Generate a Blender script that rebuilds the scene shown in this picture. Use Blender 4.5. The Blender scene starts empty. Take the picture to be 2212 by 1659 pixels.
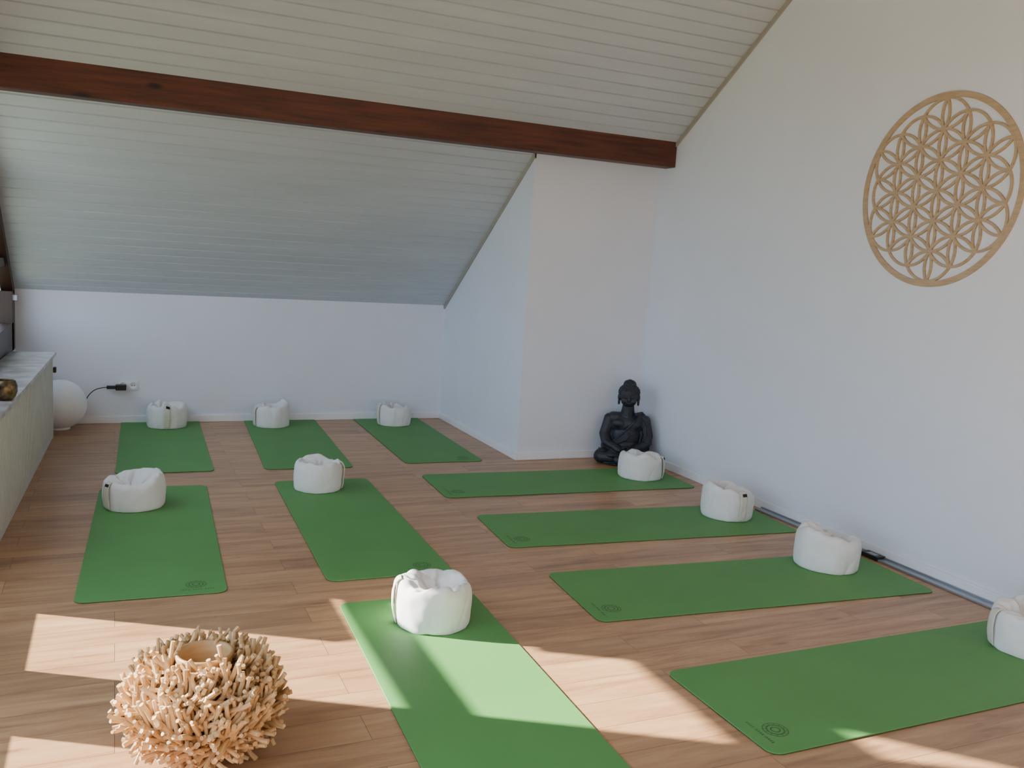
import bpy, bmesh, math, random
from mathutils import Vector, Matrix, noise
from math import sin, cos, pi, radians

scene = bpy.context.scene
COL = bpy.context.collection

# ------------------------------------------------------------------ helpers
def srgb(r, g, b):
    def f(c):
        c /= 255.0
        return c/12.92 if c <= 0.04045 else ((c+0.055)/1.055)**2.4
    return (f(r), f(g), f(b), 1.0)

def new_mat(name, color=(0.8, 0.8, 0.8, 1), rough=0.6, metal=0.0, spec=0.5):
    m = bpy.data.materials.new(name)
    m.use_nodes = True
    b = m.node_tree.nodes['Principled BSDF']
    b.inputs['Base Color'].default_value = color
    b.inputs['Roughness'].default_value = rough
    b.inputs['Metallic'].default_value = metal
    b.inputs['Specular IOR Level'].default_value = spec
    return m

def add_noise(m, c1, c2, scale=5, detail=4, stretch=(1, 1, 1), bump=0.0, bscale=None, bdist=0.002):
    nt = m.node_tree
    b = nt.nodes['Principled BSDF']
    tc = nt.nodes.new('ShaderNodeTexCoord')
    mp = nt.nodes.new('ShaderNodeMapping')
    mp.inputs['Scale'].default_value = stretch
    nt.links.new(tc.outputs['Object'], mp.inputs['Vector'])
    n = nt.nodes.new('ShaderNodeTexNoise')
    n.inputs['Scale'].default_value = scale
    n.inputs['Detail'].default_value = detail
    nt.links.new(mp.outputs[0], n.inputs['Vector'])
    r = nt.nodes.new('ShaderNodeValToRGB')
    r.color_ramp.elements[0].position = 0.3
    r.color_ramp.elements[1].position = 0.7
    r.color_ramp.elements[0].color = c1
    r.color_ramp.elements[1].color = c2
    nt.links.new(n.outputs['Fac'], r.inputs['Fac'])
    nt.links.new(r.outputs[0], b.inputs['Base Color'])
    if bump > 0:
        n2 = nt.nodes.new('ShaderNodeTexNoise')
        n2.inputs['Scale'].default_value = bscale or scale*8
        n2.inputs['Detail'].default_value = 3
        nt.links.new(mp.outputs[0], n2.inputs['Vector'])
        bp = nt.nodes.new('ShaderNodeBump')
        bp.inputs['Strength'].default_value = bump
        bp.inputs['Distance'].default_value = bdist
        nt.links.new(n2.outputs['Fac'], bp.inputs['Height'])
        nt.links.new(bp.outputs[0], b.inputs['Normal'])
    return m

def link(o, parent=None):
    COL.objects.link(o)
    if parent is not None:
        o.parent = parent
    return o

def mesh_obj(name, verts, faces, mat=None, parent=None, smooth=False):
    me = bpy.data.meshes.new(name)
    me.from_pydata(verts, [], faces)
    me.update()
    if smooth:
        for p in me.polygons:
            p.use_smooth = True
    o = bpy.data.objects.new(name, me)
    if mat:
        mats = mat if isinstance(mat, (list, tuple)) else [mat]
        for m in mats:
            me.materials.append(m)
    return link(o, parent)

def box(name, a, b, mat, parent=None, bevel=0.0):
    x0, y0, z0 = a
    x1, y1, z1 = b
    v = [(x0, y0, z0), (x1, y0, z0), (x1, y1, z0), (x0, y1, z0), (x0, y0, z1), (x1, y0, z1), (x1, y1, z1), (x0, y1, z1)]
    f = [(3, 2, 1, 0), (4, 5, 6, 7), (0, 1, 5, 4), (1, 2, 6, 5), (2, 3, 7, 6), (3, 0, 4, 7)]
    o = mesh_obj(name, v, f, mat, parent)
    if bevel > 0:
        md = o.modifiers.new('bev', 'BEVEL')
        md.width = bevel
        md.segments = 2
    return o

def empty(name, loc=(0, 0, 0), rotz=0):
    e = bpy.data.objects.new(name, None)
    e.empty_display_size = 0.1
    e.location = loc
    e.rotation_euler = (0, 0, rotz)
    return link(e)

def bm_obj(name, bm, mat, parent=None, smooth=True):
    me = bpy.data.meshes.new(name)
    bm.to_mesh(me)
    bm.free()
    if smooth:
        for p in me.polygons:
            p.use_smooth = True
    for m in (mat if isinstance(mat, (list, tuple)) else [mat]):
        me.materials.append(m)
    o = bpy.data.objects.new(name, me)
    return link(o, parent)

def lathe(name, prof, mat, parent=None, n=48, loc=(0, 0, 0)):
    v = []
    f = []
    for (r, z) in prof:
        for i in range(n):
            a = 2*pi*i/n
            v.append((r*cos(a), r*sin(a), z))
    for j in range(len(prof)-1):
        for i in range(n):
            k = (i+1) % n
            f.append((j*n+i, j*n+k, (j+1)*n+k, (j+1)*n+i))
    o = mesh_obj(name, v, f, mat, parent, True)
    o.location = loc
    return o

# ------------------------------------------------------------------ room numbers
XL, XR, XB = -0.70, 3.84, 2.79
YB, YF, YN = 6.009, 7.78, -3.2
ZK, SL = 1.057, 0.69
ZTOP = 3.75
def zc(y):
    return ZK + SL*(YF-y)

# ------------------------------------------------------------------ materials
M_wall = new_mat('wall_paint', srgb(226, 227, 233), 0.75, spec=0.25)
add_noise(M_wall, srgb(230, 232, 239), srgb(233, 235, 242), 3, 3)
M_ceil = new_mat('ceiling_paint', srgb(205, 207, 200), 0.40)
add_noise(M_ceil, srgb(190, 196, 203), srgb(198, 204, 211), 2.5, 4, (0.4, 3, 3), bump=0.10, bscale=60, bdist=0.001)
M_trim = new_mat('trim_white', srgb(244, 244, 246), 0.4)
M_lath = new_mat('trim_lath', srgb(170, 164, 154), 0.6)
M_beam = new_mat('beam_wood', srgb(90, 40, 20), 0.5)
add_noise(M_beam, srgb(58, 26, 14), srgb(104, 52, 30), 6, 8, (0.35, 5, 5), bump=0.3, bscale=30, bdist=0.003)
M_frame = new_mat('window_frame_wood', srgb(52, 30, 20), 0.4)
M_metal = new_mat('aluminium', srgb(170, 175, 182), 0.35, 0.8)
M_black = new_mat('black_plastic', srgb(22, 22, 24), 0.4)
M_plastic = new_mat('white_plastic', srgb(238, 238, 240), 0.35)

def floor_material():
    m = new_mat('floor_laminate', rough=0.36)
    nt = m.node_tree
    L = nt.links
    b = nt.nodes['Principled BSDF']
    tc = nt.nodes.new('ShaderNodeTexCoord')
    br = nt.nodes.new('ShaderNodeTexBrick')
    br.offset = 0.37
    br.inputs['Scale'].default_value = 1.0
    br.inputs['Brick Width'].default_value = 1.15
    br.inputs['Row Height'].default_value = 0.155
    br.inputs['Mortar Size'].default_value = 0.0011
    br.inputs['Mortar Smooth'].default_value = 0.3
    br.inputs['Color1'].default_value = (0, 0, 0, 1)
    br.inputs['Color2'].default_value = (1, 1, 1, 1)
    br.inputs['Mortar'].default_value = (0.5, 0.5, 0.5, 1)
    L.new(tc.outputs['Object'], br.inputs['Vector'])
    sep = nt.nodes.new('ShaderNodeSeparateColor')
    L.new(br.outputs['Color'], sep.inputs[0])
    mul = nt.nodes.new('ShaderNodeVectorMath')
    mul.operation = 'SCALE'
    mul.inputs[0].default_value = (7.3, 3.1, 5.0)
    L.new(sep.outputs[0], mul.inputs['Scale'])
    add = nt.nodes.new('ShaderNodeVectorMath')
    add.operation = 'ADD'
    L.new(tc.outputs['Object'], add.inputs[0])
    L.new(mul.outputs[0], add.inputs[1])
    mp = nt.nodes.new('ShaderNodeMapping')
    mp.inputs['Scale'].default_value = (1.0, 9.0, 1.0)
    L.new(add.outputs[0], mp.inputs['Vector'])
    n1 = nt.nodes.new('ShaderNodeTexNoise')
    n1.inputs['Scale'].default_value = 1.8
    n1.inputs['Detail'].default_value = 9
    n1.inputs['Roughness'].default_value = 0.66
    n1.inputs['Distortion'].default_value = 0.5
    L.new(mp.outputs[0], n1.inputs['Vector'])
    r1 = nt.nodes.new('ShaderNodeValToRGB')
    e = r1.color_ramp.elements
    e[0].position = 0.28
    e[0].color = srgb(146, 104, 70)
    e[1].position = 0.72
    e[1].color = srgb(204, 162, 118)
    mid = r1.color_ramp.elements.new(0.5)
    mid.color = srgb(184, 140, 99)
    L.new(n1.outputs['Fac'], r1.inputs['Fac'])
    hsv = nt.nodes.new('ShaderNodeHueSaturation')
    mr = nt.nodes.new('ShaderNodeMapRange')
    mr.inputs['To Min'].default_value = 0.88
    mr.inputs['To Max'].default_value = 1.08
    L.new(sep.outputs[0], mr.inputs['Value'])
    L.new(mr.outputs[0], hsv.inputs['Value'])
    L.new(r1.outputs[0], hsv.inputs['Color'])
    mp2 = nt.nodes.new('ShaderNodeMapping'); mp2.inputs['Scale'].default_value = (1.2, 4.5, 1)
    L.new(add.outputs[0], mp2.inputs['Vector'])
    vo = nt.nodes.new('ShaderNodeTexVoronoi'); vo.inputs['Scale'].default_value = 1.6
    L.new(mp2.outputs[0], vo.inputs['Vector'])
    rk = nt.nodes.new('ShaderNodeValToRGB')
    rk.color_ramp.elements[0].position = 0.03; rk.color_ramp.elements[0].color = (0.6, 0.6, 0.6, 1)
    rk.color_ramp.elements[1].position = 0.12; rk.color_ramp.elements[1].color = (0, 0, 0, 1)
    L.new(vo.outputs['Distance'], rk.inputs[0])
    mk = nt.nodes.new('ShaderNodeMix'); mk.data_type = 'RGBA'; mk.inputs[7].default_value = srgb(118, 78, 48)
    L.new(rk.outputs[0], mk.inputs[0]); L.new(hsv.outputs[0], mk.inputs[6])
    mx = nt.nodes.new('ShaderNodeMix')
    mx.data_type = 'RGBA'
    mx.inputs[7].default_value = srgb(112, 76, 50)
    L.new(br.outputs['Fac'], mx.inputs[0])
    L.new(mk.outputs[2], mx.inputs[6])
    L.new(mx.outputs[2], b.inputs['Base Color'])
    bp = nt.nodes.new('ShaderNodeBump')
    bp.inputs['Strength'].default_value = 0.10
    bp.inputs['Distance'].default_value = 0.002
    L.new(n1.outputs['Fac'], bp.inputs['Height'])
    L.new(bp.outputs[0], b.inputs['Normal'])
    return m
M_floor = floor_material()

# ------------------------------------------------------------------ room shell
box('floor', (-0.80, YN-0.1, -0.1), (XR+0.1, YF+0.1, 0.0), M_floor)
box('wall_right', (XR, YN-0.1, -0.1), (XR+0.1, YF+0.1, 4.2), M_wall)
box('wall_far', (-0.80, YF, -0.1), (XR+0.1, YF+0.1, ZK+0.12), M_wall)
box('wall_near', (-0.80, YN-0.1, -0.1), (XR+0.1, YN, 4.2), M_wall)
v = [(XB, YB, 0), (XB, YF+.05, 0), (XB, YF+.05, ZK-.02), (XB, YB, zc(YB)+.02),
     (XR+.02, YB, 0), (XR+.02, YF+.05, 0), (XR+.02, YF+.05, ZK-.02), (XR+.02, YB, zc(YB)+.02)]
mesh_obj('wall_alcove', v, [(0, 1, 2, 3), (7, 6, 5, 4), (0, 3, 7, 4), (3, 2, 6, 7), (2, 1, 5, 6), (1, 0, 4, 5)], M_wall)

def board_strip(path_start, path_end, pitch=0.098, gw=0.014, gd=0.010):
    a = Vector(path_start)
    b = Vector(path_end)
    L = (b-a).length
    t = (b-a)/L
    nrm = Vector((t[1], -t[0]))
    if nrm[1] < 0:
        nrm = -nrm
    pts = [a]
    s = pitch
    while s < L-0.01:
        pts.append(a+t*(s-gw*0.5))
        pts.append(a+t*(s-gw*0.25)+nrm*gd)
        pts.append(a+t*(s+gw*0.25)+nrm*gd)
        pts.append(a+t*(s+gw*0.5))
        s += pitch
    pts.append(b)
    return pts
yt = YF-(ZTOP-ZK)/SL
prof = board_strip((YF+0.02, zc(YF+0.02)), (yt, ZTOP))
prof += board_strip((yt, ZTOP), (YN+1.6, ZTOP))[1:]
prof += board_strip((YN+1.6, ZTOP), (YN-0.02, ZTOP-1.62*SL))[1:]
v = []
f = []
n = len(prof)
for p in prof:
    v.append((-0.80, p[0], p[1]))
for p in prof:
    v.append((XR+0.05, p[0], p[1]))
for i in range(n-1):
    f.append((i, i+1, n+i+1, n+i))
mesh_obj('ceiling', v, f, M_ceil)

def slope_lath(name, x0, x1, y0, y1, h=0.03):
    v = []
    for x in (x0, x1):
        for y in (y0, y1):
            for dz in (-h, 0.004):
                v.append((x, y, zc(y)+dz))
    f = [(0, 1, 3, 2), (4, 6, 7, 5), (0, 2, 6, 4), (1, 5, 7, 3), (0, 4, 5, 1), (2, 3, 7, 6)]
    mesh_obj(name, v, f, M_lath)
slope_lath('trim_1', XR-0.014, XR+0.01, yt, 5.77, 0.034)
slope_lath('trim_2', XB-0.014, XB+0.01, YB, YF, 0.034)

def baseboard(name, a, b):
    box(name, a, b, M_trim, bevel=0.004)
bt, bh = 0.016, 0.06
baseboard('baseboard_far', (-0.70, YF-bt, 0), (XB, YF, bh))
baseboard('baseboard_alcove_side', (XB-bt, YB-bt, 0), (XB, YF-bt, bh))
baseboard('baseboard_alcove_front', (XB, YB-bt, 0), (XR-bt, YB, bh))
baseboard('baseboard_right', (XR-bt, YN, 0), (XR, YB-bt, bh))

bm = bmesh.new()
bmesh.ops.create_cube(bm, size=1)
bmesh.ops.scale(bm, vec=(XR+0.74, 0.13, 0.24), verts=bm.verts)
bmesh.ops.translate(bm, vec=((XR-0.74)/2, 5.765+0.065, 2.262+0.12), verts=bm.verts)
o = bm_obj('ceiling_beam', bm, M_beam, smooth=False)
md = o.modifiers.new('b', 'BEVEL'); md.width = 0.006; md.segments = 2
nt = M_beam.node_tree
bs = nt.nodes['Principled BSDF']
old = bs.inputs['Base Color'].links[0].from_socket
tc = nt.nodes.new('ShaderNodeTexCoord')
mp = nt.nodes.new('ShaderNodeMapping'); mp.inputs['Scale'].default_value = (1.6, 4, 4)
vo = nt.nodes.new('ShaderNodeTexVoronoi'); vo.inputs['Scale'].default_value = 1.7
rr = nt.nodes.new('ShaderNodeValToRGB')
rr.color_ramp.elements[0].position = 0.06; rr.color_ramp.elements[0].color = (1, 1, 1, 1)
rr.color_ramp.elements[1].position = 0.16; rr.color_ramp.elements[1].color = (0, 0, 0, 1)
mx = nt.nodes.new('ShaderNodeMix'); mx.data_type = 'RGBA'; mx.inputs[7].default_value = srgb(30, 10, 5)
nt.links.new(tc.outputs['Object'], mp.inputs[0]); nt.links.new(mp.outputs[0], vo.inputs['Vector'])
nt.links.new(vo.outputs['Distance'], rr.inputs[0]); nt.links.new(rr.outputs[0], mx.inputs[0])
nt.links.new(old, mx.inputs[6]); nt.links.new(mx.outputs[2], bs.inputs['Base Color'])

# ------------------------------------------------------------------ glazed gable on the left
win = empty('window_1', (XL-0.04, 3, 0))
wi = Matrix.Translation((-(XL-0.04), -3, 0))
def wpart(name, y0, y1, z0, z1, mat=M_frame, x0=XL-0.08, x1=XL):
    o = box(name, (x0, y0, z0), (x1, y1, z1), mat, win)
    o.matrix_parent_inverse = wi
    return o
box('wall_left_header', (XL-0.09, YN, 2.34), (XL+0.0, 5.9, 4.2), M_wall)
box('wall_left_end', (XL-0.09, YN, 0), (XL, -2.2, 2.34), M_wall)
box('wall_left_parapet', (XL-0.09, -2.2, 0), (XL, 4.06, 0.20), M_wall)
box('wall_left_sill_parapet', (XL-0.09, 4.06, 0), (XL, YF, 0.60), M_wall)
for i, (a, b) in enumerate([(-2.2, -2.1), (-1.1, -1.0), (0.0, 0.1), (1.0, 1.1), (2.0, 2.1), (3.10, 3.50),
                            (4.54, 4.68), (5.45, 5.55), (6.45, 6.55), (7.56, 7.78)]):
    wpart('post_%d' % i, a, b, 0.2 if b < 4.1 else 0.6, 2.34 if b < 5.9 else zc(b)-0.01)
wpart('rail_low', -2.2, 4.06, 0.20, 0.22)
wpart('rail_sill', 4.06, 7.68, 0.60, 0.81)
wpart('rail_mid_a', 3.50, 4.54, 0.865, 0.935)
wpart('rail_mid_b', 3.50, 4.54, 1.34, 1.52)
wpart('rail_mid_c', 4.68, 7.68, 1.24, 1.30, x0=XL-0.06, x1=XL-0.02)
wpart('rail_head', -2.2, 5.9, 2.26, 2.35)
wpart('sun_mask_panel', 4.15, 4.56, 1.17, 2.26, M_plastic, XL-0.06, XL-0.045)  # invented panel out of view, stops sun through the upper part of this bay
o = mesh_obj('slanted_sun_mask', [(XL-.05, 3.74, 1.50), (XL-.05, 4.16, 1.50), (XL-.05, 4.16, 2.28), (XL-.05, 3.49, 2.28), (XL-.05, 3.49, 1.80)], [(0, 1, 2, 3, 4)], M_plastic, win)  # unseen sheet, added and cut to narrow the sun patch near the right
o.matrix_parent_inverse = wi
v = []
for x in (XL-0.08, XL):
    for y in (5.6, YF):
        for dz in (-0.09, 0.0):
            v.append((x, y, zc(y)+dz))
o = mesh_obj('sloping_head', v, [(0, 1, 3, 2), (4, 6, 7, 5), (0, 2, 6, 4), (1, 5, 7, 3), (0, 4, 5, 1), (2, 3, 7, 6)], M_frame, win)
o.matrix_parent_inverse = wi
o = box('handle', (XL, 7.60, 0.98), (XL+0.03, 7.63, 1.02), M_metal, win); o.matrix_parent_inverse = wi
M_glass = bpy.data.materials.new('window_glass'); M_glass.use_nodes = True
nt = M_glass.node_tree; nt.nodes.clear()
tr = nt.nodes.new('ShaderNodeBsdfTransparent'); gl = nt.nodes.new('ShaderNodeBsdfGlossy'); gl.inputs['Roughness'].default_value = 0.02
fr = nt.nodes.new('ShaderNodeFresnel'); fr.inputs[0].default_value = 1.3
ms = nt.nodes.new('ShaderNodeMixShader'); out = nt.nodes.new('ShaderNodeOutputMaterial')
nt.links.new(fr.outputs[0], ms.inputs[0]); nt.links.new(tr.outputs[0], ms.inputs[1]); nt.links.new(gl.outputs[0], ms.inputs[2]); nt.links.new(ms.outputs[0], out.inputs[0])
g = mesh_obj('glass', [(XL-0.04, -2.15, 0.21), (XL-0.04, 7.7, 0.21), (XL-0.04, 7.7, 1.07), (XL-0.04, 5.87, 2.33), (XL-0.04, -2.15, 2.33)], [(0, 1, 2, 3, 4)], M_glass, win)
g.matrix_parent_inverse = wi

# ------------------------------------------------------------------ sill / radiator casing
M_stone = new_mat('sill_marble', srgb(190, 185, 178), 0.3)
add_noise(M_stone, srgb(150, 143, 138), srgb(208, 203, 197), 9, 6, bump=0.05)
M_panel = new_mat('casing_panel', srgb(206, 208, 202), 0.5)
SE = 7.22
sill = empty('window_sill', (-0.392, SE, 0), radians(-2.0))
LN = -3.0
for nme, a, b, mt, bv in (('panel', (-0.20, LN, 0), (-0.025, -0.02, 0.600), M_panel, 0.003),
                          ('end_panel', (-0.24, -0.02, 0), (-0.02, 0, 0.600), M_panel, 0.003),
                          ('stone_top', (-0.29, LN, 0.610), (0, 0.02, 0.636), M_stone, 0.003),
                          ('wood_edge', (-0.22, LN, 0.600), (-0.012, 0.005, 0.610), M_beam, 0)):
    box(nme, a, b, mt, sill, bv)
y = LN+0.06
vv = []; ff = []
while y < -0.05:
    b0 = len(vv)
    x0, x1 = -0.026, -0.021
    vv += [(x0, y, 0.05), (x1, y, 0.05), (x1, y+0.03, 0.05), (x0, y+0.03, 0.05), (x0, y, 0.59), (x1, y, 0.59), (x1, y+0.03, 0.59), (x0, y+0.03, 0.59)]
    ff += [tuple(b0+i for i in q) for q in ((3, 2, 1, 0), (4, 5, 6, 7), (0, 1, 5, 4), (1, 2, 6, 5), (2, 3, 7, 6), (3, 0, 4, 7))]
    y += 0.05
mesh_obj('fins', vv, ff, M_panel, sill)
box('valve', (-0.02, 0, 0.485), (0.0, 0.05, 0.525), M_frame, sill, 0.004)

M_bowl = new_mat('bronze_bowl', srgb(95, 80, 55), 0.35, 0.7)
add_noise(M_bowl, srgb(50, 42, 30), srgb(150, 128, 88), 40, 3, bump=0.5, bscale=60)
o = lathe('tealight_bowl', [(0, 0), (.03, 0), (.046, .012), (.056, .035), (.056, .06), (.048, .078), (.042, .082), (.040, .078), (.048, .058), (.046, .03), (.03, .01), (0, .008)],
      M_bowl, loc=(-0.510, 5.10, 0.6365))
o.scale = (1.05, 1.05, 1.25)

# ------------------------------------------------------------------ globe lamp with cable and socket
lamp = empty('globe_lamp', (-0.385, 7.57, 0))
M_globe = new_mat('opal_globe', srgb(246, 247, 250), 0.3)
R = 0.19
pr = [(R*cos(t), R*sin(t)+R+0.004) for t in [radians(-70+160*i/30) for i in range(31)]]
pr = [(0, 0.0), (0.07, 0.0), (0.07, 0.012)] + pr
lathe('globe', pr, M_globe, lamp)
sock = empty('wall_socket', (0.10, YF, 0.31))
box('plate', (-0.075, -0.010, -0.04), (0.075, 0, 0.04), M_plastic, sock, 0.003)
for i, x in enumerate((-0.0375, 0.0375)):
    o = lathe('insert_%d' % i, [(0.030, 0), (0.030, 0.006), (0.026, 0.006), (0.022, 0.001), (0, 0.001)], M_plastic, sock)
    o.rotation_euler = (radians(90), 0, 0); o.location = (x, -0.0095, 0)
for x in (0.029, 0.046):
    box('pin_hole', (x-.003, -0.0125, -0.004), (x+.003, -0.0105, 0.004), M_black, sock)
def tube(name, pts, r, mat, parent=None):
    cu = bpy.data.curves.new(name, 'CURVE'); cu.dimensions = '3D'
    sp = cu.splines.new('NURBS'); sp.points.add(len(pts)-1)
    for p, q in zip(sp.points, pts):
        p.co = (*q, 1)
    sp.use_endpoint_u = True; sp.order_u = 3
    cu.bevel_depth = r; cu.bevel_resolution = 3
    cu.materials.append(mat)
    o = bpy.data.objects.new(name, cu)
    return link(o, parent)
cable = empty('power_cable', (0.0, 7.7, 0.3))
box('plug', (0.005, -0.0, -0.022), (0.085, 0.066, 0.022), M_black, cable, 0.006)
box('plug_neck', (-0.06, 0.01, -0.012), (0.01, 0.045, 0.014), M_black, cable, 0.005)
tube('cord', [(-0.05, 0.03, 0.0), (-0.11, 0.02, -0.0), (-0.17, 0, -0.03), (-0.21, -0.02, -0.09), (-0.24, -0.04, -0.16), (-0.25, -0.06, -0.22)], 0.0035, M_black, cable)

# ------------------------------------------------------------------ yoga mats
def mat_green():
    m = new_mat('yoga_mat_green', srgb(90, 146, 76), 0.6, spec=0.35)
    nt = m.node_tree; b = nt.nodes['Principled BSDF']
    tc = nt.nodes.new('ShaderNodeTexCoord')
    n = nt.nodes.new('ShaderNodeTexNoise'); n.inputs['Scale'].default_value = 3
    nt.links.new(tc.outputs['Object'], n.inputs['Vector'])
    r = nt.nodes.new('ShaderNodeValToRGB')
    r.color_ramp.elements[0].color = srgb(88, 144, 76); r.color_ramp.elements[1].color = srgb(98, 156, 84)
    nt.links.new(n.outputs['Fac'], r.inputs[0]); nt.links.new(r.outputs[0], b.inputs['Base Color'])
    w = nt.nodes.new('ShaderNodeTexWave'); w.inputs['Scale'].default_value = 70; w.bands_direction = 'DIAGONAL'
    w.inputs['Distortion'].default_value = 1.0
    nt.links.new(tc.outputs['Object'], w.inputs['Vector'])
    w2 = nt.nodes.new('ShaderNodeTexNoise'); w2.inputs['Scale'].default_value = 220
    nt.links.new(tc.outputs['Object'], w2.inputs['Vector'])
    ad = nt.nodes.new('ShaderNodeMath'); ad.operation = 'ADD'
    nt.links.new(w.outputs['Fac'], ad.inputs[0]); nt.links.new(w2.outputs['Fac'], ad.inputs[1])
    bp = nt.nodes.new('ShaderNodeBump'); bp.inputs['Strength'].default_value = 0.25; bp.inputs['Distance'].default_value = 0.001
    nt.links.new(ad.outputs[0], bp.inputs['Height']); nt.links.new(bp.outputs[0], b.inputs['Normal'])
    return m
M_mat = mat_green()
M_matdark = new_mat('yoga_mat_underside', srgb(38, 48, 34), 0.8)
M_mark = new_mat('yoga_mat_print', srgb(66, 112, 56), 0.7)
MW, ML, MT = 0.60, 1.83, 0.006
def yoga_mat(x, y, deg, along_x=False, mark=None, ln=ML, wd=MW):
    e = empty('yoga_mat', (x, y, 0), radians(deg))
    hx, hy = (ln/2, wd/2) if along_x else (wd/2, ln/2)
    r = 0.045
    ring = []
    for (cx, cy, a0) in ((hx-r, hy-r, 0), (-hx+r, hy-r, 90), (-hx+r, -hy+r, 180), (hx-r, -hy+r, 270)):
        for i in range(9):
            a = radians(a0+90*i/8)
            ring.append((cx+r*cos(a), cy+r*sin(a)))
    n = len(ring)
    v = [(p[0], p[1], 0.0005) for p in ring]+[(p[0], p[1], MT*0.45) for p in ring]+[(p[0], p[1], MT*0.8) for p in ring]+[(p[0]*(1-0.0015/hx), p[1]*(1-0.0015/hy), MT) for p in ring]
    f = [tuple(reversed(range(n))), tuple(range(3*n, 4*n))]
    mi = [1, 0]
    for j in range(3):
        for i in range(n):
            k = (i+1) % n
            f.append((j*n+i, j*n+k, (j+1)*n+k, (j+1)*n+i)); mi.append(1 if j == 0 else 0)
    o = mesh_obj('sheet', v, f, [M_mat, M_matdark], e)
    for p, m in zip(o.data.polygons, mi):
        p.material_index = m
    if mark:
        vv = []; ff = []
        z = MT+0.0003
        if along_x:
            cx, cy = -hx+0.115, -hy+0.125; ax = Vector((0, 1, 0)); off = Vector((-0.062, 0, 0))
        else:
            cx, cy = hx-0.125, -hy+0.115; ax = Vector((1, 0, 0)); off = Vector((0, -0.062, 0))
        c = Vector((cx, cy, z))
        for (r0, r1) in ((0.040, 0.044), (0.026, 0.032), (0.012, 0.018)):
            b0 = len(vv); N = 40
            for i in range(N):
                a = 2*pi*i/N
                vv.append((cx+r0*cos(a), cy+r0*sin(a), z)); vv.append((cx+r1*cos(a), cy+r1*sin(a), z))
            for i in range(N):
                k = (i+1) % N
                ff.append((b0+2*i, b0+2*i+1, b0+2*k+1, b0+2*k))
        for i in range(12):
            a = 2*pi*i/12
            d = Vector((cos(a), sin(a), 0)); t = Vector((-sin(a), cos(a), 0))
            b0 = len(vv)
            for p in (c+d*0.030-t*.0015, c+d*0.041-t*.0015, c+d*0.041+t*.0015, c+d*0.030+t*.0015):
                vv.append(p[:])
            ff.append((b0, b0+1, b0+2, b0+3))
        on = off.normalized()
        for i in range(14):
            s = -0.065+i*0.01
            b0 = len(vv)
            q = c+off+ax*s
            w = 0.0065 if i % 5 != 4 else 0.002
            for p in (q-on*0.005, q+ax*w-on*0.005, q+ax*w+on*0.005, q+on*0.005):
                vv.append(p[:])
            ff.append((b0, b0+1, b0+2, b0+3))
        mesh_obj('print', vv, ff, M_mark, e)
    return e
yoga_mat(0.325, 6.928, -1.5)
yoga_mat(1.270, 6.890, -2.9)
yoga_mat(2.243, 6.926, -1.5, mark=True)
yoga_mat(0.182, 4.741, -2.3, mark=True)
yoga_mat(1.204, 4.734, -1.6, mark=True)
yoga_mat(1.130, 2.638, -2.2)
yoga_mat(2.819, 5.331, -2.6, True, mark=True)
yoga_mat(2.821, 4.311, -4.1, True, mark=True)
yoga_mat(2.798, 3.317, -4.0, True, mark=True)
yoga_mat(2.789, 2.307, 0.2, True, mark=True)

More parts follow.
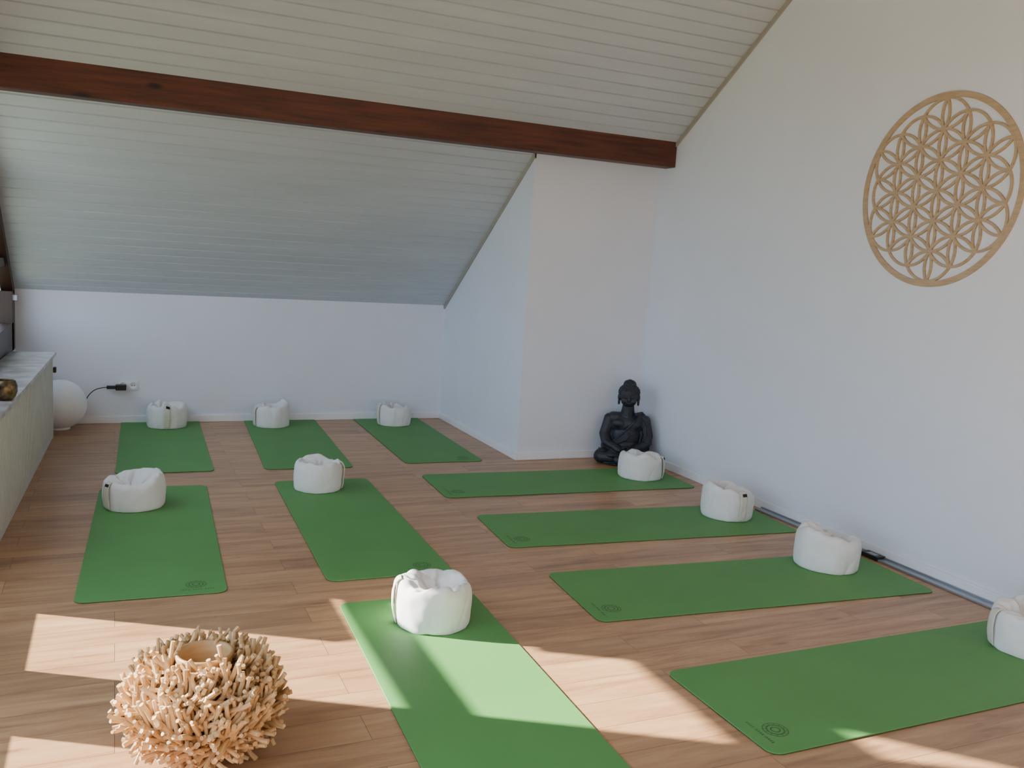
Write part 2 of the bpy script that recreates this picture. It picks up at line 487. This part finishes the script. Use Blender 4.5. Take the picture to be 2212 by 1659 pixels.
# ------------------------------------------------------------------ meditation cushions
M_cloth = new_mat('cushion_cotton', srgb(236, 234, 230), 0.85, spec=0.2)
add_noise(M_cloth, srgb(232, 229, 223), srgb(240, 238, 234), 12, 3, bump=0.15, bscale=260, bdist=0.001)
M_strap = new_mat('cushion_strap', srgb(222, 215, 199), 0.9, spec=0.2)
M_tag = new_mat('cushion_tag', srgb(25, 25, 35), 0.8)
def catmull(pts, per):
    out = []
    P = [pts[0]]+pts+[pts[-1]]
    for i in range(1, len(P)-2):
        for j in range(per):
            t = j/per
            q = []
            for k in range(2):
                a, b, c, d = P[i-1][k], P[i][k], P[i+1][k], P[i+2][k]
                q.append(0.5*((2*b)+(-a+c)*t+(2*a-5*b+4*c-d)*t*t+(-a+3*b-3*c+d)*t*t*t))
            out.append(tuple(q))
    out.append(pts[-1])
    return out
def bolster(x, y, strap_rel=None, tag=False, R=0.16, H=0.165, seed=1, rimtilt=0.0, tiltdir=0.0):
    rnd = random.Random(seed)
    e = empty('meditation_cushion', (x, y, MT+0.0005))
    prof = catmull([(0.0, 0.0), (.60, 0.0), (.90, 0.0), (.965, 0.05), (.99, .22), (1.0, .5), (.985, .76), (.955, .90), (.88, .99), (.76, 1.0), (.58, .88), (.36, .68), (.14, .56), (0.0, .54)], 6)
    last = len(prof)-1
    nA = 180
    creases = [((k+rnd.uniform(-.45, .45))*2*pi/7, rnd.uniform(.07, .17), rnd.uniform(.010, .032)) for k in range(7)]
    scre = [(rnd.uniform(0, 2*pi), rnd.uniform(.03, .09), rnd.uniform(.0012, .0035), rnd.uniform(0, 1), rnd.uniform(-.8, .8)) for _ in range(20)]
    ph = rnd.uniform(0, 10)
    dx, dy = rnd.uniform(-.3, .3)*R, rnd.uniform(-.3, .3)*R
    def pt(row, a, off=0.0):
        r, z = prof[row]
        top = max(0.0, min(1.0, (z-.35)/.6)) if row > 14 else 0
        if row > last*.62: top = min(1, .35+r)
        inner = max(0.0, min(1.0, (.95-r)/.35)) if row > last*.55 else 0
        nz = noise.noise(Vector((cos(a)*1.0+ph, sin(a)*1.0, seed)))
        nz2 = noise.noise(Vector((cos(a)*2.2, sin(a)*2.2+ph, seed+5)))
        hh = z*H+top*(nz*0.034+nz2*0.014)+top*rimtilt*cos(a-tiltdir)*min(1, r*1.3)
        rr = r*R*(1+0.024*nz2)
        edge = .10 if row > last*.5 else 0
        for (ca, w, d) in creases:
            aa = ca+0.9*(1-r)
            da = (a-aa+pi) % (2*pi)-pi
            g = math.exp(-(da/w)**2)
            hh -= d*g*max(inner*min(1, r*2.6), edge*top)
            da2 = (a-aa-w*1.9+pi) % (2*pi)-pi
            hh += d*.5*math.exp(-(da2/w)**2)*inner*min(1, r*2.2)*min(1, (1-r)*3)
        for (ca, w, d, zz, sk) in scre:
            da = (a-ca-sk*(z-zz)+pi) % (2*pi)-pi
            g = math.exp(-(da/w)**2)*math.exp(-((z-zz)/.4)**2) if 6 < row < last*.75 else 0
            rr -= d*g
        p = Vector((rr*cos(a), rr*sin(a), max(0, hh)))
        p.x += inner*dx*(1-r); p.y += inner*dy*(1-r)
        if z > 0.01:
            p += noise.noise_vector(p*13+Vector((seed, 0, 0)))*(0.0045+0.011*inner)
            p += noise.noise_vector(p*30+Vector((0, seed, 0)))*(0.0012+0.0060*inner)
        p.z = max(0, p.z)
        if off:
            p += Vector((cos(a), sin(a), 0.25*top))*off
        return p
    v = []; f = []
    n = len(prof)
    for j in range(n):
        for i in range(nA):
            v.append(pt(j, 2*pi*i/nA)[:])
    for j in range(n-1):
        for i in range(nA):
            k = (i+1) % nA
            f.append((j*nA+i, j*nA+k, (j+1)*nA+k, (j+1)*nA+i))
    mesh_obj('cover', v, f, M_cloth, e, True)
    if strap_rel is not None:
        facing = math.atan2(-y, -x)
        sa = facing+radians(strap_rel)
        hw = 0.021/R
        vv = []; ff = []
        rows = list(range(18, 52))
        m = 7
        for j in rows:
            bow = 0.005+0.008*sin(pi*(j-18)/33)
            for i in range(m):
                a = sa-hw+2*hw*i/(m-1)
                vv.append(pt(j, a, bow)[:])
        for j in range(len(rows)-1):
            for i in range(m-1):
                ff.append((j*m+i, j*m+i+1, (j+1)*m+i+1, (j+1)*m+i))
        o = mesh_obj('carry_strap', vv, ff, M_strap, e, True)
        md = o.modifiers.new('s', 'SOLIDIFY'); md.thickness = 0.004; md.offset = 0
        if tag:
            vv = []; ff = []
            rows = [40, 41, 42, 43, 44, 45]
            for j in rows:
                for i in range(4):
                    vv.append(pt(j, sa+hw*.9+(0.026/R)*(i/3-1.0), 0.016)[:])
            for j in range(len(rows)-1):
                for i in range(3):
                    ff.append((j*4+i, j*4+i+1, (j+1)*4+i+1, (j+1)*4+i))
            o = mesh_obj('tag', vv, ff, M_tag, e, True)
            md = o.modifiers.new('s', 'SOLIDIFY'); md.thickness = 0.002
    return e
bolster(0.385, 7.58, 0, True, R=.155, H=.182, seed=11)
bolster(1.205, 7.53, -65, False, R=.148, H=.178, seed=12, rimtilt=.02, tiltdir=0)
bolster(2.26, 7.50, -60, False, R=.15, H=.166, seed=13, rimtilt=.020, tiltdir=pi)
bolster(0.10, 5.26, -55, True, R=.165, H=.165, seed=14, rimtilt=.02, tiltdir=.5)
bolster(1.165, 5.44, 85, False, R=.150, H=.180, seed=15)
bolster(1.19, 3.28, -80, False, R=.156, H=.172, seed=16)
bolster(3.475, 5.35, 80, True, R=.162, H=.170, seed=17)
bolster(3.475, 4.34, 35, True, R=.160, H=.188, seed=18, rimtilt=.025, tiltdir=pi)
bolster(3.415, 3.42, None, False, R=.168, H=.176, seed=19, rimtilt=.025, tiltdir=pi)
bolster(3.51, 2.335, -60, False, R=.160, H=.176, seed=20)

# ------------------------------------------------------------------ flower-of-life wall ornament
M_ply = new_mat('plywood', srgb(196, 168, 130), 0.6)
add_noise(M_ply, srgb(178, 150, 118), srgb(196, 170, 136), 12, 4, (1, 1, 6))
def flower():
    R = 0.49; band = 0.030
    Ri = R-band
    r = Ri/3*1.0
    WR = 0.0135
    vv = []; ff = []
    X1 = XR-0.006
    T = 0.009
    def ribbon(pts, w, lift, closed=False):
        b0 = len(vv); n = len(pts)
        for i, (p, nn) in enumerate(pts):
            for (s, x) in ((-1, X1), (1, X1), (1, X1-T-lift), (-1, X1-T-lift)):
                q = p+nn*s*w/2
                vv.append((x, q[0], q[1]))
        for i in range(n if closed else n-1):
            a = b0+4*i; b = b0+4*((i+1) % n)
            for k in range(4):
                ff.append((a+k, a+(k+1) % 4, b+(k+1) % 4, b+k))
    def circ(c, rad, N=120, a0=0, a1=2*pi):
        return [(Vector((c[0]+rad*cos(t), c[1]+rad*sin(t))), Vector((cos(t), sin(t)))) for t in [a0+(a1-a0)*i/N for i in range(N+1)]]
    ribbon(circ((0, 0), R-band/2, 180)[:-1], band, 0, True)
    cs = []
    for i in range(-3, 4):
        for j in range(-3, 4):
            k = -i-j
            d = max(abs(i), abs(j), abs(k))
            if d <= 3:
                c = Vector((r*(i*math.sqrt(3)/2), r*(i/2+j)))
                cs.append((c, d))
    core = [c for c, d in cs if d <= 2]
    lift = 0
    for c, d in cs:
        lift = (lift+0.00007) % 0.0012
        if d <= 2:
            ribbon(circ(c, r, 72)[:-1], WR, lift, True)
        else:
            pts = circ(c, r, 144)
            run = []
            for p in pts:
                ok = any((p[0]-q).length <= r*1.001 for q in core)
                if ok:
                    run.append(p)
                else:
                    if len(run) > 2: ribbon(run, WR, lift)
                    run = []
            if len(run) > 2: ribbon(run, WR, lift)
    o = mesh_obj('flower_of_life_wall_ornament', vv, ff, M_ply)
    o.location = (0.006, 3.37, 1.975)
flower()

# ------------------------------------------------------------------ aluminium rails on the floor
rail = empty('floor_rail', (3.79, 3.2, 0))
ri = Matrix.Translation((-3.79, -3.2, 0))
for nme, a, b, mt in (('profile_1', (3.765, 3.52, 0.001), (3.815, 4.42, 0.012), M_metal), ('profile_2', (3.765, 1.6, 0.001), (3.815, 3.42, 0.012), M_metal),
                      ('lip_1', (3.812, 3.52, 0.001), (3.818, 4.42, 0.020), M_metal), ('lip_2', (3.812, 1.6, 0.001), (3.818, 3.42, 0.020), M_metal),
                      ('connector', (3.76, 3.40, 0.001), (3.82, 3.52, 0.024), M_black), ('label', (3.772, 3.43, 0.0235), (3.806, 3.49, 0.0245), M_metal)):
    o = box(nme, a, b, mt, rail, 0.001); o.matrix_parent_inverse = ri

# ------------------------------------------------------------------ twig ball with bamboo bowl
M_twig = new_mat('driftwood', srgb(205, 158, 104), 0.6)
add_noise(M_twig, srgb(180, 138, 88), srgb(224, 188, 136), 14, 4, bump=0.3, bscale=80)
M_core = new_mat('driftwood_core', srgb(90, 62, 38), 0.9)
M_bamboo = new_mat('bamboo_bowl', srgb(190, 150, 98), 0.4)
add_noise(M_bamboo, srgb(170, 130, 82), srgb(200, 162, 112), 6, 4, (1, 1, 8))
def twig_ball():
    e = empty('twig_ball_vase', (0.238, 2.57, 0))
    rnd = random.Random(5)
    A, C = 0.198, 0.130
    zc0 = 0.164
    vv = []; ff = []
    N = 1200
    ga = pi*(3-5**.5)
    for i in range(N):
        zz = 1-2*(i+.5)/N
        if zz < -0.93: continue
        a = i*ga
        rr = math.sqrt(1-zz*zz)
        if rr < 0.44 and zz > 0: continue
        nrm = Vector((rr*cos(a)/A, rr*sin(a)/A, zz/C)).normalized()
        p0 = Vector((A*rr*cos(a), A*rr*sin(a), C*zz))
        tan = Vector((rnd.gauss(0, 1), rnd.gauss(0, 1), rnd.gauss(0, 1)))
        tan = (tan-nrm*tan.dot(nrm)).normalized()
        up = Vector((0, 0, 1)); up = up-nrm*up.dot(nrm)
        d = (nrm*0.40+tan*rnd.uniform(.3, .8)+up*0.85).normalized()
        if zz > .6:
            d = (d+Vector((cos(a), sin(a), 0.2))*.5).normalized()
        L = rnd.uniform(.065, .105)
        bend = Vector((rnd.gauss(0, 1), rnd.gauss(0, 1), rnd.gauss(0, 1)))*0.5
        rad = rnd.uniform(.0048, .0074)
        pts = []
        p = p0-d*0.028
        S = 6
        dd = d.copy()
        for s in range(S+1):
            pts.append(p.copy())
            p = p+dd*L/S
            dd = (dd+bend*(0.22 if s < 3 else -0.25)).normalized()
        b0 = len(vv)
        for s, q in enumerate(pts):
            t = (pts[min(s+1, S)]-pts[max(s-1, 0)]).normalized()
            u = t.orthogonal().normalized(); w = t.cross(u)
            r_ = rad*(1+rnd.uniform(-.10, .10))
            for k in range(7):
                an = 2*pi*k/7
                x = q+u*cos(an)*r_+w*sin(an)*r_
                x.z = max(x.z, -zc0+0.002)
                vv.append((x.x, x.y, x.z+zc0))
        for s in range(S):
            for k in range(7):
                m = (k+1) % 7
                ff.append((b0+s*7+k, b0+s*7+m, b0+(s+1)*7+m, b0+(s+1)*7+k))
        ff.append(tuple(b0+S*7+k for k in range(7)))
    o = mesh_obj('twigs', vv, ff, M_twig, e, True)
    md = o.modifiers.new('es', 'EDGE_SPLIT'); md.split_angle = radians(50)
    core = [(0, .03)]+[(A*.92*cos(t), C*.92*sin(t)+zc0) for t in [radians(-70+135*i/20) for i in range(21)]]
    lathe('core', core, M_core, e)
    lathe('bamboo_bowl', [(0, .20), (.055, .20), (.068, .23), (.076, .27), (.080, .298), (.081, .307), (.078, .311), (.071, .309), (.067, .298), (.064, .27), (.055, .225), (0, .215)], M_bamboo, e)
twig_ball()

# ------------------------------------------------------------------ buddha statue
M_bud = new_mat('statue_stone', srgb(30, 31, 36), 0.5)
add_noise(M_bud, srgb(26, 27, 32), srgb(50, 52, 60), 18, 4, bump=0.2, bscale=90)
def buddha():
    bm = bmesh.new()
    HS = [1.0]
    def ell(c, r, sub=3, rot=None):
        c = Vector(c); r = list(r)
        if HS[0] != 1.0:
            k = HS[0]
            c = Vector((c.x*k, .01+(c.y-.01)*k, .44+(c.z-.44)*1.04)); r = [r[0]*k, r[1]*k, r[2]*1.04]
        m = Matrix.Translation(c) @ Matrix.Diagonal((r[0], r[1], r[2], 1))
        bmesh.ops.create_icosphere(bm, subdivisions=sub, radius=1, matrix=m)
    def cap(a, b, r0, r1, n=12, sub=2):
        a = Vector(a); b = Vector(b)
        for i in range(n+1):
            t = i/n
            r = r0+(r1-r0)*t
            ell(a.lerp(b, t), (r, r, r), sub)
    def chain(pts, rs, n=8, sub=2):
        for i in range(len(pts)-1):
            cap(pts[i], pts[i+1], rs[i], rs[i+1], n, sub)
    ell((0, 0.0, .045), (.17, .12, .045))
    for s in (-1, 1):
        cap((s*.06, .04, .075), (s*.165, -.055, .058), .068, .056)
        ell((s*.175, -.06, .052), (.05, .055, .050))
    cap((.165, -.085, .05), (-.05, -.15, .048), .046, .036)
    cap((-.165, -.085, .05), (.05, -.145, .062), .046, .036)
    ell((.09, -.145, .088), (.045, .024, .018)); ell((-.09, -.155, .080), (.045, .022, .018))
    ell((0, -.16, .03), (.06, .035, .028))
    ell((0, .025, .13), (.115, .085, .08)); ell((0, .02, .20), (.108, .076, .11)); ell((0, .02, .29), (.122, .074, .085))
    cap((-.100, .025, .330), (.100, .025, .330), .048, .048)
    ell((-.05, -.030, .30), (.055, .028, .034)); ell((.05, -.030, .30), (.055, .028, .034))
    cap((0, .02, .35), (0, .005, .43), .056, .044)
    for s in (-1, 1):
        chain([(s*.11, .04, .30), (s*.125, .04, .20), (s*.12, .03, .12)], [.05, .052, .06])
    for s in (-1, 1):
        chain([(s*.126, .025, .32), (s*.155, .010, .21), (s*.140, -.035, .155), (s*.05, -.115, .118)], [.046, .042, .038, .026])
        ell((s*.03, -.125, .115), (.042, .026, .016))
        for k in range(4):
            cap((s*.02, -.118-.011*k, .120), (-s*.035, -.120-.010*k, .117+.004*(s+1)), .0075, .006, 6, 1)
        cap((s*.035, -.12, .128), (s*.004, -.128, .142), .009, .007, 5, 1)
    HS[0] = 1.14
    ell((0, .0, .505), (.060, .064, .066)); ell((0, -.012, .470), (.050, .048, .046)); ell((0, -.035, .448), (.024, .018, .015))
    ell((0, .012, .535), (.063, .066, .046))
    ell((0, .012, .580), (.038, .038, .028)); ell((0, .012, .600), (.022, .022, .018))
    for s in (-1, 1):
        ell((s*.062, .004, .490), (.009, .015, .026)); ell((s*.061, .0, .457), (.008, .010, .024))
        cap((s*.008, -.0620, .513), (s*.038, -.052, .517), .005, .004, 6, 1)
        ell((s*.023, -.0565, .500), (.015, .008, .0075), 2)
        ell((s*.028, -.045, .470), (.018, .014, .018), 2)
    cap((0, -.062, .512), (0, -.072, .478), .006, .0085, 8, 1)
    ell((0, -.064, .477), (.014, .009, .006), 2)
    ell((0, -.059, .459), (.019, .008, .0045), 2); ell((0, -.058, .452), (.015, .008, .0045), 2)
    for i in range(190):
        zz = 1-2*(i+.5)/190
        a = i*2.39996
        rr = math.sqrt(1-zz*zz)
        p = Vector((0.0+.065*rr*cos(a), .010+.069*rr*sin(a), .526+.058*zz))
        if p.y < -.030 and p.z < .545: continue
        if p.z < .475: continue
        if abs(p.x) > .045 and p.z < .51 and p.y < .01: continue
        ell(p, (.0075, .0075, .0075), 1)
    for i in range(50):
        zz = 1-1.3*(i+.5)/50
        a = i*2.39996
        rr = math.sqrt(max(0, 1-zz*zz))
        ell((.037*rr*cos(a), .012+.037*rr*sin(a), .582+.030*zz), (.0065,)*3, 1)
    HS[0] = 1.0
    for k in range(6):
        o = k*.017
        pts = [(.085-o*.1+.006*k, -.029, .375-o*.3), (.055, -.059, .33-o), (.0, -.072, .265-o*.9), (-.055, -.064, .205-o*.6), (-.095, -.045, .165-o*.4)]
        chain(pts, [.0085 if k == 0 else .0055]*5, 8, 1)
    for k in range(5):
        chain([(.105+.010*k, -.015, .36-.006*k), (.145+.008*k, -.026, .30-.012*k), (.155+.008*k, -.036, .21-.012*k), (.13, -.075, .15-.01*k)], [.0055]*4, 8, 1)
    chain([(.06, -.035, .375), (.10, .0, .38), (.12, .04, .36)], [.012, .014, .012], 6, 2)
    for k in range(6):
        for s in (-1, 1):
            chain([(s*.04, -.17+.012*k, .06+.006*k), (s*.11, -.13+.008*k, .078+.008*k), (s*.19, -.085+.012*k, .055+.010*k)], [.005]*3, 8, 1)
    ell((0, -.02, .012), (.20, .15, .016))
    for vtx in bm.verts:
        if vtx.co.z < 0.001: vtx.co.z = 0.001
    o = bm_obj('buddha_statue', bm, M_bud)
    md = o.modifiers.new('r', 'REMESH'); md.mode = 'VOXEL'; md.voxel_size = 0.0030; md.use_smooth_shade = True
    md = o.modifiers.new('s', 'SMOOTH'); md.iterations = 1; md.factor = 0.5
    o.location = (3.605, 5.785, 0.0)
    o.rotation_euler = (0, 0, radians(-30))
    o.scale = (1.06, 1.0, 1.045)
buddha()

# ------------------------------------------------------------------ outside
M_ground = new_mat('outdoor_ground', srgb(120, 125, 100), 0.9)
box('outdoor_ground', (-60, -60, -3.2), (-0.85, 60, -3.0), M_ground)
M_sunblock = new_mat('sun_block_render', srgb(190, 188, 180), 0.9)
ux, uy = Vector((-.875, .485)), Vector((.485, .875))
A_ = Vector((-7, 8.06)); q = [A_, A_+ux*6, A_+ux*6+uy*14, A_+uy*14]
v = [(p.x, p.y, -3.0) for p in q]+[(p.x, p.y, 8.5) for p in q]
mesh_obj('added_sun_block', v, [(3, 2, 1, 0), (4, 5, 6, 7), (0, 1, 5, 4), (1, 2, 6, 5), (2, 3, 7, 6), (3, 0, 4, 7)], M_sunblock)  # made-up block out of view, keeps direct sun off the far bays

# ------------------------------------------------------------------ light
sun = bpy.data.lights.new('sun', 'SUN'); sun.energy = 36.0; sun.angle = radians(0.7); sun.color = (1.0, 0.95, 0.87)
so = bpy.data.objects.new('sun', sun); link(so)
sd = Vector((0.875, -0.485, -0.455)).normalized()
so.rotation_euler = sd.to_track_quat('-Z', 'Y').to_euler()
so.location = (-6, 8, 6)
po = bpy.data.lights.new('window_portal', 'AREA'); po.shape = 'RECTANGLE'; po.size = 2.15; po.size_y = 9.9; po.cycles.is_portal = True
pp = bpy.data.objects.new('window_portal', po); link(pp)
pp.location = (XL-0.10, 2.75, 1.28); pp.rotation_euler = (0, radians(-90), 0)

w = bpy.data.worlds.new('World'); scene.world = w; w.use_nodes = True
bg = w.node_tree.nodes['Background']
bg.inputs[0].default_value = (0.58, 0.76, 1.0, 1); bg.inputs[1].default_value = 5.1

# ------------------------------------------------------------------ camera
psi, phi, rho, Hc, fpx = 0.4244, 0.1339, 0.0610, 1.4726, 1919.57
fw = Vector((sin(psi)*cos(phi), cos(psi)*cos(phi), -sin(phi)))
r0 = Vector((cos(psi), -sin(psi), 0)); u0 = r0.cross(fw)
rt = r0*cos(rho)+u0*sin(rho); up = u0*cos(rho)-r0*sin(rho)
cd = bpy.data.cameras.new('camera'); cam = bpy.data.objects.new('camera', cd); link(cam)
cd.sensor_width = 36; cd.sensor_fit = 'HORIZONTAL'; cd.lens = fpx/2212*36
cd.clip_start = 0.05
m = Matrix(((rt.x, up.x, -fw.x, 0), (rt.y, up.y, -fw.y, 0), (rt.z, up.z, -fw.z, Hc), (0, 0, 0, 1)))
cam.matrix_world = m
scene.camera = cam
